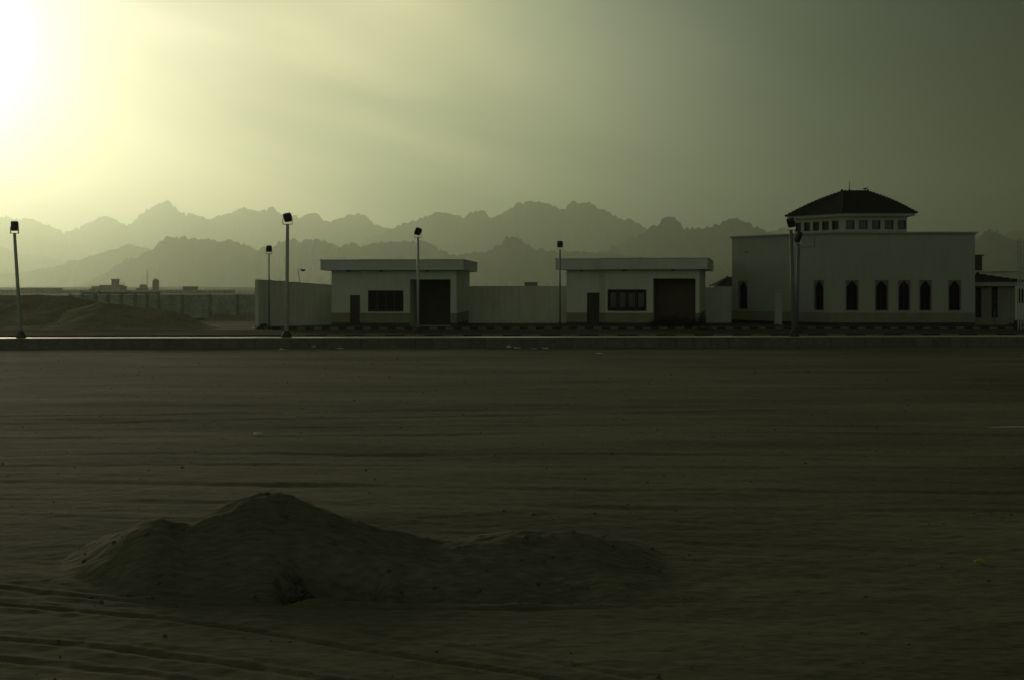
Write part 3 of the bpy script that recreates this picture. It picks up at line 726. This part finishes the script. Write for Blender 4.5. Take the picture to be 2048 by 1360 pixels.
street_lamp('nearer of two lamp posts overlapping the mosque, head tipped left beneath its roof',1588,675,1582,460,ED(1588),.10,-22,.42,.52,.02,yaw=150,postm='steel_d',roll=10)
street_lamp('lower farther lamp post of the pair before the mosque, head tilted right',1592.5,664,1597,490,72.5,.10,-20,.34,.66,.0,yaw=215,postm='steel_d',pale=False,roll=-12)

# ------------------------------------------------------------------ precast fence behind the heaps
pf=empty('precast_fence',(X(120,118),113.0,.0),0,'textured precast concrete panel fence behind the dark sand heaps','fence')
pf.rotation_euler=(0,0,0)
x0=pf.location.x
def fx_(px): return X(px,113)-x0
zt2=Z(589,113)
posts=[140,165,190,216,243,270,294,317,365,420,475,528,580,634,690]
for i,px in enumerate(posts):
    MB().box(fx_(px)-.13,fx_(px)+.13,-.12,.12,-.3,zt2+.05).build('fence_post',M['precast_post'],pf,bevel=.02)
pm=MB()
for i in range(len(posts)-1):
    a,b=fx_(posts[i])+.13,fx_(posts[i+1])-.13; rough=posts[i]>=317 or posts[i]<190
    nrow=5; rh=(zt2+.3)/nrow
    for r_ in range(nrow):
        z0=-.3+rh*r_; pm.box(a,b,-.03,.05,z0+.004,z0+rh-.004)
        if rough:
            u=a+.05
            while u<b-.3:
                wd=random.uniform(.25,.55); pm.box(u,min(u+wd-.04,b-.03),-.03-random.uniform(.02,.06),-.028,z0+.05,z0+rh-.06+random.uniform(-.03,.02)); u+=wd
pm.build('fence_panels',M['precast'],pf)
MB().box(fx_(165),fx_(320),-.14,.14,zt2+.05,zt2+.22).build('fence_coping',M['precast_post'],pf)

# ------------------------------------------------------------------ far settlement
D=690
ff=empty('far_fence',(X(-300,D),D,0),0,'long pale perimeter fence far off behind the sand heaps at left','fence')
L=X(470,D)-X(-300,D)
m=MB(); zt3=Z(579.5,D)
m.box(0,L,0,.3,-.8,zt3*.93); m.build('fence_sheet',M['farfence'],ff)
m=MB(); u=0
while u<L: m.box(u,u+.5,-.3,-.02,-.8,zt3+.2); u+=random.choice((2.4,2.8,3.2))
pp=m.build('fence_posts',M['far'],ff); pp['kind']='stuff'
def far_block(name,label,cat,px0,px1,y0,d,parts=(),group=None,m_='far'):
    r=empty(name,(X((px0+px1)/2,d),d,0),0,label,cat,group); w=(X(px1,d)-X(px0,d))/2
    MB().box(-w,w,0,w*1.2,-1,Z(y0,d)).build('wall',M[m_],r)
    MB().box(-w-.2,w+.2,-.2,w*1.2+.2,Z(y0,d),Z(y0,d)+.3).build('parapet',M[m_],r)
    return r,w
GF='distant buildings on the plain'
r,w=far_block('far_building','distant stepped building carrying a square tower, left of the far dome','building',183,243,573,760,group=GF)
c=X(213,760)
MB().box(X(196,760)-c,X(236,760)-c,2,12,Z(573,760),Z(569.5,760)).build('upper_storey',M['far'],r)
MB().box(X(219.5,760)-c,X(230.5,760)-c,3,8,Z(569.5,760),Z(559,760)).build('tower',M['far'],r)
MB().box(X(218.5,760)-c,X(231.5,760)-c,2.7,8.3,Z(559,760),Z(557.5,760)).build('tower_cap',M['far'],r)
for px in (237,241,245): MB().tube([(X(px,760)-c,4,Z(572,760)),(X(px,760)-c,4,Z(562,760))],.12,5).build('aerial',M['far'],r)
r,w=far_block('far_building','distant small building with a stepped roof beside the far mast','building',272,293,577,760,group=GF)
c=X(282.5,760); MB().prism([(X(277,760)-c,2),(X(288,760)-c,2),(X(288,760)-c,6),(X(277,760)-c,6)],Z(577,760),Z(570,760)).build('upper_storey',M['far'],r)
MB().box(X(279,760)-c,X(286,760)-c,2.5,5.5,Z(570,760),Z(568.5,760)).build('roof_cap',M['far'],r)
r=empty('domed_tower',(X(311.5,760),760,0),0,'distant round domed tower on the plain','tower')
R=X(318,760)-X(311.5,760); zc=Z(563.5,760); m=MB(); m.tube([(0,0,-1),(0,0,zc)],R,20); m.build('drum',M['far'],r,smooth=False)
m=MB(); m.tube([(0,0,zc+R*1.0*math.sin(a)) for a in [i*math.pi/16 for i in range(9)]],[max(.02,R*math.cos(i*math.pi/16)) for i in range(9)],20); m.build('dome',M['far'],r,smooth=True)
MB().tube([(0,0,zc+R),(0,0,zc+R+.6)],.12,5).build('finial',M['far'],r)
r,w=far_block('far_building','distant low flat block to the right of the far dome','building',366,392,573.5,720,group=GF)
ws=MB().box(-w*.5,-w*.2,-.2,-.02,.5,1.5).build('window',M['wood'],r)
r,w=far_block('far_building','distant long low shed on the left part of the horizon','building',40,110,576.5,800,group=GF)
mt=empty('radio_mast',(X(294.3,740),740,0),0,'thin tall radio mast beside the distant domed tower','mast')
MB().tube([(0,0,-1),(0,0,Z(541,740))],[.28,.14],6).build('mast_pole',M['far'],mt)
MB().box(-.6,.6,-.05,.05,Z(556,740),Z(555.4,740)).build('crossarm',M['far'],mt)
def dish(label,px,py,d,s):
    r=empty('satellite_dish',(X(px,d),d,Z(py,d)),0,label,'dish','pale dishes along the far fence')
    m=MB(); n=10; ax=Vector((-.5,.35,.8)).normalized(); a=ax.orthogonal().normalized(); b=ax.cross(a); vs=[Vector((0,0,0))-ax*s*.15]
    for k in range(n): an=2*math.pi*k/n; vs.append((a*math.cos(an)+b*math.sin(an))*s*.55)
    vs+= [v-ax*.08 for v in vs]; fs=[(0,1+k,1+(k+1)%n) for k in range(n)]+[(n+1,n+2+(k+1)%n,n+2+k) for k in range(n)]+[(1+k,n+2+k,n+2+(k+1)%n,1+(k+1)%n) for k in range(n)]
    m.add(vs,fs); m.build('reflector',M['white'],r)
    MB().tube([(0,.1,-s*.1),(0,.1,-Z(py,d)-.3)],.1,5).build('stand',M['steel_d'],r)
for lab,px,py,s in (('pale dish at the left end of the far fence, left of the other four',73,579,2.2),('pale dish directly right of the leftmost far dish',101,579,2.6),
    ('large pale dish just left of the distant stepped building',181,579,2.6),('small pale dish in front of the distant stepped building',198,581,1.6),('pale dish right of the distant stepped building tower',242,580,1.9)):
    dish(lab,px,py,D-3,s)

# ------------------------------------------------------------------ scrub, rubble, litter
def scrub(label,cx,cy,z,w,dp,h,n,seed,cat='scrub',name='dry_scrub'):
    rr=random.Random(seed); r=empty(name,(cx,cy,z),0,label,cat); tw=MB(); lf=MB()
    for i in range(n):
        a=rr.uniform(-1,1); b=rr.uniform(-1,1); hh=h*(1-.6*abs(a)**1.5)*rr.uniform(.45,1.05)
        x0,y0=a*w*.5,b*dp*.5; x1=x0+rr.uniform(-.35,.35); y1=y0+rr.uniform(-.2,.2)
        tw.tube([(x0*.8,y0*.8,0),(x0,y0,hh*.5),(x1,y1,hh)],[.015,.011,.006],4)
        for k in range(9):
            t=rr.uniform(.1,1); p=Vector((x0+(x1-x0)*t+rr.uniform(-.1,.1),y0+(y1-y0)*t+rr.uniform(-.1,.1),hh*t)); s=rr.uniform(.03,.08)
            q=[p+Vector((rr.uniform(-s,s),rr.uniform(-s,s),rr.uniform(-s,s))) for _ in range(3)]; lf.add(q,[(0,1,2)])
    tw.build('twigs',M['scrub'],r); lf.build('leaves',M['scrub'],r)
    return r
scrub('heap of dark dry scrub and branches in the bay of the right gatehouse',X(1345,81.6),81.6,.146,X(1392,81.6)-X(1300,81.6),.9,.85,230,3)
scrub('dark upright shrub beside the right jamb of the right gatehouse bay',X(1402,81.2),81.2,.146,.5,.4,1.1,45,4,'shrub','dry_shrub')
scrub('tiny dark bush at the end pier of the left boundary wall',X(524,80.9),80.9,-.05,.7,.4,.42,40,5,'shrub','dry_shrub')
def rubble(label,cx,cy,z,w,dp,h,n,seed):
    rr=random.Random(seed); m=MB()
    for i in range(n):
        a=rr.uniform(-1,1); b=rr.uniform(-1,1); r=rr.uniform(.07,.16); k=max(0,1-a*a-b*b*.5)
        rock(m,(cx+a*w/2,cy+b*dp/2,z+h*k*rr.uniform(.1,.9)),r,seed*100+i,5,.8)
    o=m.build('rubble_pile',M['rubble']); tag(o,label,'rubble','rubble piles before the buildings')
rubble('low dark rubble pile on the road before the right gatehouse corner',X(1408,78.8),78.8,.0,1.0,.6,.3,45,8)
rubble('dark rubble heaped at the foot of the steel poles by the right edge',X(2030,80.9),80.9,.14,1.0,.6,.42,40,9)
rubble('small dark rubble bit at the foot of the slim pillar before the mosque',X(1556,80.9),81.3,.14,.7,.4,.15,16,10)
def litter(label,px,py,zg,w,h,m_='white',grp='pale litter scraps along the road edging',cat='litter'):
    d=(CAMZ-zg)*F/(py-HZ); rr=random.Random(int(px)); m=MB(); nx=5; vs=[]; fs=[]
    for j in range(3):
        for i in range(nx): vs.append((w*(i/(nx-1)-.5)+rr.uniform(-.02,.02),(j-1)*w*.25,h*(.25+.75*rr.random())*(1 if 0<i<nx-1 and j==1 else .3)))
    for j in range(2):
        for i in range(nx-1): k=j*nx+i; fs.append((k,k+1,k+nx+1,k+nx))
    nv=len(vs); vs+=[(x,y,z-.012) for x,y,z in vs]; fs+=[tuple(nv+i for i in reversed(f)) for f in fs[:]]
    m.add(vs,fs); o=m.build('litter_scrap',M[m_]); o.location=(X(px,d),d,float(ground_h(np.array(X(px,d)),np.array(d)))+.03 if zg<-.3 else zg+.02)
    return tag(o,label,cat,grp if d>60 else None)
litter('white litter scrap below the tallest street lamp',565,701,-.5,.36,.14)
litter('round pale litter lump just right of the tallest street lamp',627,696,-.5,.22,.2)
litter('thin pale litter strip below the left end of the left gatehouse',680,699,-.5,.4,.1)
litter('dim litter scrap below the window of the left gatehouse',741,694,-.5,.22,.1)
litter('grey litter piece nearest to the wall between the gatehouses, left of the white cluster',960,693,-.5,.42,.14)
litter('dull litter piece at the left end of the white cluster',1018,696,-.5,.3,.14)
litter('brightest white litter piece in the cluster below the middle wall',1034,698,-.5,.36,.16)
litter('thin white litter piece in the middle of the cluster, right of the brightest',1067,698.5,-.5,.32,.08)
litter('white litter piece at the right end of the cluster',1090,698,-.5,.4,.1)
litter('white litter scrap lying beside the left boundary wall end',507,656,.0,.2,.12)
litter('faint pale litter sliver out on the sand below the right gatehouse',1200,708,-.5,.4,.06)
litter('tiny pale scrap on open sand in the left half of the lot',517,868,-.5,.2,.05,grp=None)
litter('small yellow scrap on the dark sand near the right edge',1957,1120,-.5,.13,.05,'yellow',grp=None)
d=7800/283.; pp=empty('plastic_pipe',(X(1978,d),d,-.47),0,'pale thin pipe lying on the sand at the right edge','pipe')
MB().tube([(0,0,.0),(.5,.02,.015),(1.0,-.01,.02),(1.6,.0,.02)],[.006,.013,.016,.016],6).build('pipe_tube',M['white'],pp)
MB().tube([(1.3,0,.02),(1.36,0,.02)],.026,8).build('pipe_coupling',M['white'],pp)

# ------------------------------------------------------------------ mountains
def mountain(name,label,pts,D,width,seed,rough=1.0,zb=-20):
    pts=sorted(pts); px=np.array([p[0] for p in pts],float); py=np.array([p[1] for p in pts],float)
    xs_=np.arange(px[0],px[-1]+.1,1.6); nx=len(xs_)
    nt_=34; t=np.concatenate([np.linspace(-1,0,nt_)[:-1],np.linspace(0,1,18)])
    SX,ST=np.meshgrid(xs_,t)
    prof=np.interp(xs_,px,py)
    prof=prof+rough*1.2*fbm(xs_*.09,xs_*0,3,seed); jag=rough*5.2*fbm(xs_*.2,xs_*0+3,3,seed+7)
    d=D+ST*width
    warp=(14*fbm(SX*.02,ST*3,3,seed+11))*np.abs(ST)
    pr=np.interp(SX+warp,xs_,prof)+np.interp(SX+warp,xs_,jag)*np.exp(-np.abs(ST)*9)
    crest=(CAMZ+(HZ-pr)*D/F)
    a=np.abs(ST); fall=(1-a)**1.25
    hgt=zb+(crest-zb)*fall
    rid=1-np.abs(fbm(SX*.045+ST*.5,ST*2.2,4,seed+21))*2
    amp=(crest-zb)*.07*np.sin(np.pi*np.clip(a,0,1))
    hgt=hgt+amp*(rid-.75)-a*0
    # nothing behind or in front may rise past the crest line seen from the lot
    hgt=np.minimum(hgt, zb+(crest-zb)*(1-a*.9)*(d/D if True else 1))
    XX=(SX-1024)*D/F*(1+.0*ST)
    o=grid_obj(name,XX,d,hgt,M['rock']); return tag(o,label,None,None,'structure')
R1=[(-700,470),(-500,440),(-350,452),(-200,425),(-100,445),(-40,434),(0,437),(15,432),(30,437),(38,441),(55,435),(75,443),(95,450),(115,458),(127,465),(140,459),(160,455),(175,446),(200,434),(220,433),(235,440),(245,449),(262,450),(275,432),(290,422),(305,413),(318,408),(334,401),(350,412),(357,424),(370,428),(395,429),(410,435),(421,439),(440,430),(462,424),(480,414),(490,415),(505,421),(520,424),(545,413),(553,424),(580,433),(600,434),(620,428),(634,425),(645,438),(660,443),(680,434),(700,429),(722,427),(735,433),(748,447),(770,455),(790,463),(830,480),(900,500),(1000,520)]
R1b=[(560,560),(640,530),(700,500),(750,472),(783,459),(810,446),(830,442),(850,432),(875,424),(893,425),(910,432),(925,434),(945,424),(965,421),(975,428),(985,437),(1000,430),(1030,410),(1050,404),(1078,403),(1100,409),(1110,413),(1118,418),(1128,418),(1140,407),(1147,402),(1165,406),(1178,402),(1195,415),(1215,424),(1240,438),(1262,438),(1280,447),(1293,459),(1330,470),(1400,480),(1500,470),(1540,464),(1567,455),(1600,462),(1700,470),(1850,475),(2000,470),(2033,462),(2060,464),(2150,450),(2300,470),(2500,455),(2750,480)]
R3=[(1000,560),(1100,535),(1160,516),(1210,501),(1250,483),(1289,464),(1300,454),(1315,451),(1323,439),(1342,430),(1352,437),(1360,441),(1368,456),(1384,458),(1402,458),(1421,452),(1442,448),(1455,441),(1475,435),(1487,442),(1506,452),(1538,465),(1600,478),(1700,486),(1850,490),(1920,486),(1953,479),(1965,467),(1980,458),(1991,462),(2007,471),(2030,478),(2100,490),(2250,470),(2400,500),(2700,520)]
R2=[(190,556),(224,537),(242,525),(255,517),(273,514),(303,500),(320,484),(334,474),(345,473),(370,475),(395,479),(420,477),(440,483),(458,478),(480,487),(510,497),(517,500),(530,492),(545,494),(558,483),(575,478),(588,477),(600,486),(620,477),(640,479),(660,487),(680,494),(700,486),(715,490),(730,494),(745,486),(760,485),(790,484),(820,481),(850,483),(865,488),(880,500),(900,508),(915,512),(935,505),(955,506),(970,505),(985,498),(1005,485),(1012,473),(1035,473),(1045,483),(1060,493),(1075,499),(1087,497),(1100,503),(1130,501),(1180,503),(1240,508),(1320,520),(1450,530),(1600,545),(1750,555)]
R5=[(-500,520),(-300,535),(-150,520),(-50,545),(40,545),(90,535),(123,530),(139,519),(154,522),(180,512),(226,499),(257,487),(273,492),(298,496),(330,510),(400,530),(480,550)]
R4=[(-700,500),(-450,480),(-200,488),(-80,484),(0,492),(38,506.6),(78,509),(100,515),(123,522),(170,535),(220,550)]
mountain('mountain_range','farthest pale range',R1,12500,900,101)
mountain('mountain_range','far range behind the gatehouses',R1b,10600,850,131)
mountain('mountain_range','nearer right range',R3,7300,650,171,1.2)
mountain('mountain_range','near dark middle range',R2,5600,550,211)
mountain('mountain_range','mid range at left',R5,7300,520,251,.7)
mountain('mountain_range','faint range at far left',R4,9600,600,291,.7)

# ------------------------------------------------------------------ haze
SIG=1.35e-4
hz=MB().box(-9500,9500,-600,15000,-40,1300).build('haze',M['sand']); hz.data.materials.clear()
hm=bpy.data.materials.new('haze_air'); hm.use_nodes=True; nt=hm.node_tree; nt.nodes.clear()
om=nd(nt,'ShaderNodeOutputMaterial'); pv=nd(nt,'ShaderNodeVolumePrincipled')
pv.inputs['Color'].default_value=(.85,.95,.78,1); pv.inputs['Density'].default_value=SIG; pv.inputs['Anisotropy'].default_value=.80
nt.links.new(pv.outputs[0],om.inputs['Volume']); hz.data.materials.append(hm)
tag(hz,'thin pale dust haze in the air',None,None,'stuff')

# ------------------------------------------------------------------ sky, sun
SAZ=math.radians(-27.0); SEL=math.radians(9.8)      # azimuth from +Y, negative = left
sd=Vector((math.sin(SAZ)*math.cos(SEL),math.cos(SAZ)*math.cos(SEL),math.sin(SEL)))
sl=bpy.data.lights.new('sun','SUN'); sl.energy=1.55; sl.angle=math.radians(10); sl.color=(1,.88,.62)
so=bpy.data.objects.new('sun',sl); COL.objects.link(so); so.rotation_euler=sd.to_track_quat('Z','Y').to_euler(); so.location=(0,0,50)

W=bpy.data.worlds.new('World'); sc.world=W; W.use_nodes=True; nt=W.node_tree; nt.nodes.clear(); Lk=nt.links.new
def V(x): return x
def m(op,a,b=None,c=None,clamp=False):
    n=nd(nt,'ShaderNodeMath',operation=op); n.use_clamp=clamp
    for i,v in enumerate((a,b,c)):
        if v is None: continue
        if isinstance(v,(int,float)): n.inputs[i].default_value=v
        else: Lk(v,n.inputs[i])
    return n.outputs[0]
tc=nd(nt,'ShaderNodeTexCoord'); sky=nd(nt,'ShaderNodeTexSky',sky_type='NISHITA'); sky.sun_disc=False
sky.sun_elevation=SEL; sky.sun_rotation=SAZ; sky.dust_density=6; sky.air_density=1.2; sky.ozone_density=1
dp=nd(nt,'ShaderNodeVectorMath',operation='DOT_PRODUCT'); Lk(tc.outputs['Generated'],dp.inputs[0]); dp.inputs[1].default_value=sd
ang=m('MULTIPLY',m('ARCCOSINE',m('MINIMUM',m('MAXIMUM',dp.outputs['Value'],-1),1)),57.2958)
sx=nd(nt,'ShaderNodeSeparateXYZ'); Lk(tc.outputs['Generated'],sx.inputs[0])
den=m('ADD',m('ABSOLUTE',sx.outputs[1]),.25)
u=m('DIVIDE',sx.outputs[0],den); v=m('DIVIDE',sx.outputs[2],den)
cv=nd(nt,'ShaderNodeCombineXYZ')
Lk(m('ADD',m('MULTIPLY',u,2.4),m('MULTIPLY',v,-.6)),cv.inputs[0]); Lk(m('ADD',m('MULTIPLY',v,10.0),m('MULTIPLY',u,2.2)),cv.inputs[1])
no=nd(nt,'ShaderNodeTexNoise'); no.inputs['Scale'].default_value=1.0; no.inputs['Detail'].default_value=3; no.inputs['Roughness'].default_value=.45; no.inputs['Distortion'].default_value=.35
Lk(cv.outputs[0],no.inputs['Vector'])
mr=nd(nt,'ShaderNodeMapRange'); mr.interpolation_type='SMOOTHSTEP'; mr.inputs[1].default_value=.36; mr.inputs[2].default_value=.60; mr.inputs[3].default_value=.64; mr.inputs[4].default_value=1.22; Lk(no.outputs['Fac'],mr.inputs[0])
K=2.0
glow=m('DIVIDE',m('MULTIPLY',m('EXPONENT',m('MULTIPLY',m('POWER',ang,1.62),-.0099)),3.6),m('ADD',1,m('MULTIPLY',m('EXPONENT',m('MULTIPLY',m('POWER',m('DIVIDE',ang,12.2),2),-1)),4.5)))
core=m('MULTIPLY',m('EXPONENT',m('MULTIPLY',m('POWER',m('DIVIDE',ang,5.3),2.3),-1)),2.4)
back=m('MULTIPLY',m('SUBTRACT',1,m('EXPONENT',m('MULTIPLY',m('MAXIMUM',m('SUBTRACT',ang,60),0),-.03))),m('MULTIPLY',m('SUBTRACT',1,m('MULTIPLY',sx.outputs[0],.8)),m('SUBTRACT',.20,m('MULTIPLY',m('ABSOLUTE',sx.outputs[2]),.165))))  # unseen sky behind the camera, brightened leftward as added fill for walls and heaps
layer=m('EXPONENT',m('MULTIPLY',m('MAXIMUM',m('SUBTRACT',sx.outputs[2],.24),0),-5))  # dims the glow above the view to hold down light on flat ground
lum=m('MULTIPLY',m('ADD',m('ADD',m('MULTIPLY',m('MULTIPLY',glow,layer),mr.outputs[0]),core),back),K)
cr=nd(nt,'ShaderNodeValToRGB'); el=cr.color_ramp.elements; Lk(m('DIVIDE',ang,90),cr.inputs[0])
el[0].position=.03; el[0].color=(1,1,.93,1); el[1].position=.75; el[1].color=(.99,1.03,.78,1)
for p_,c_ in ((.10,(1,.91,.84)),(.18,(1,.925,.61)),(.27,(.98,1.0,.61)),(.39,(.85,1.05,.80)),(.51,(.48,1.02,.98))):
    e=el.new(p_); e.color=(*c_,1)
cm=nd(nt,'ShaderNodeMix',data_type='RGBA',blend_type='MIX'); Lk(m('DIVIDE',m('SUBTRACT',mr.outputs[0],.64),.58,clamp=True),cm.inputs[0]); cm.inputs[6].default_value=(.93,1.015,1.06,1); cm.inputs[7].default_value=(1.04,.995,.95,1)
cmm=nd(nt,'ShaderNodeMix',data_type='RGBA',blend_type='MULTIPLY'); cmm.inputs[0].default_value=1; Lk(cr.outputs[0],cmm.inputs[6]); Lk(cm.outputs[2],cmm.inputs[7])
vm=nd(nt,'ShaderNodeVectorMath',operation='SCALE'); Lk(cmm.outputs[2],vm.inputs[0]); Lk(lum,vm.inputs[3])
sk=nd(nt,'ShaderNodeMix',data_type='RGBA',blend_type='MULTIPLY'); sk.inputs[0].default_value=1; Lk(sky.outputs[0],sk.inputs[6]); sk.inputs[7].default_value=(.9,1.0,.72,1)
b1=nd(nt,'ShaderNodeBackground'); Lk(sk.outputs[2],b1.inputs[0]); b1.inputs[1].default_value=.008
b2=nd(nt,'ShaderNodeBackground'); Lk(vm.outputs[0],b2.inputs[0]); b2.inputs[1].default_value=1
ad=nd(nt,'ShaderNodeAddShader'); Lk(b1.outputs[0],ad.inputs[0]); Lk(b2.outputs[0],ad.inputs[1])
ow=nd(nt,'ShaderNodeOutputWorld'); Lk(ad.outputs[0],ow.inputs[0])
W.cycles.sampling_method='MANUAL'; W.cycles.sample_map_resolution=1024

# ------------------------------------------------------------------ camera, render
cd=bpy.data.cameras.new('camera'); co=bpy.data.objects.new('camera',cd); COL.objects.link(co)
co.location=(0,0,CAMZ); co.rotation_euler=(math.radians(90),0,0)
cd.sensor_width=36; cd.lens=36*F/2048; cd.shift_y=-(680-HZ)/2048; cd.clip_end=60000; cd.clip_start=.1
sc.camera=co
sc.view_settings.view_transform='Standard'; sc.view_settings.look='None'; sc.view_settings.exposure=-1.0; sc.view_settings.gamma=1
c=sc.cycles; c.max_bounces=6; c.diffuse_bounces=3; c.glossy_bounces=2; c.volume_bounces=1; c.use_denoising=True
try: c.denoiser='OPENIMAGEDENOISE'
except Exception: pass
c.sample_clamp_indirect=4
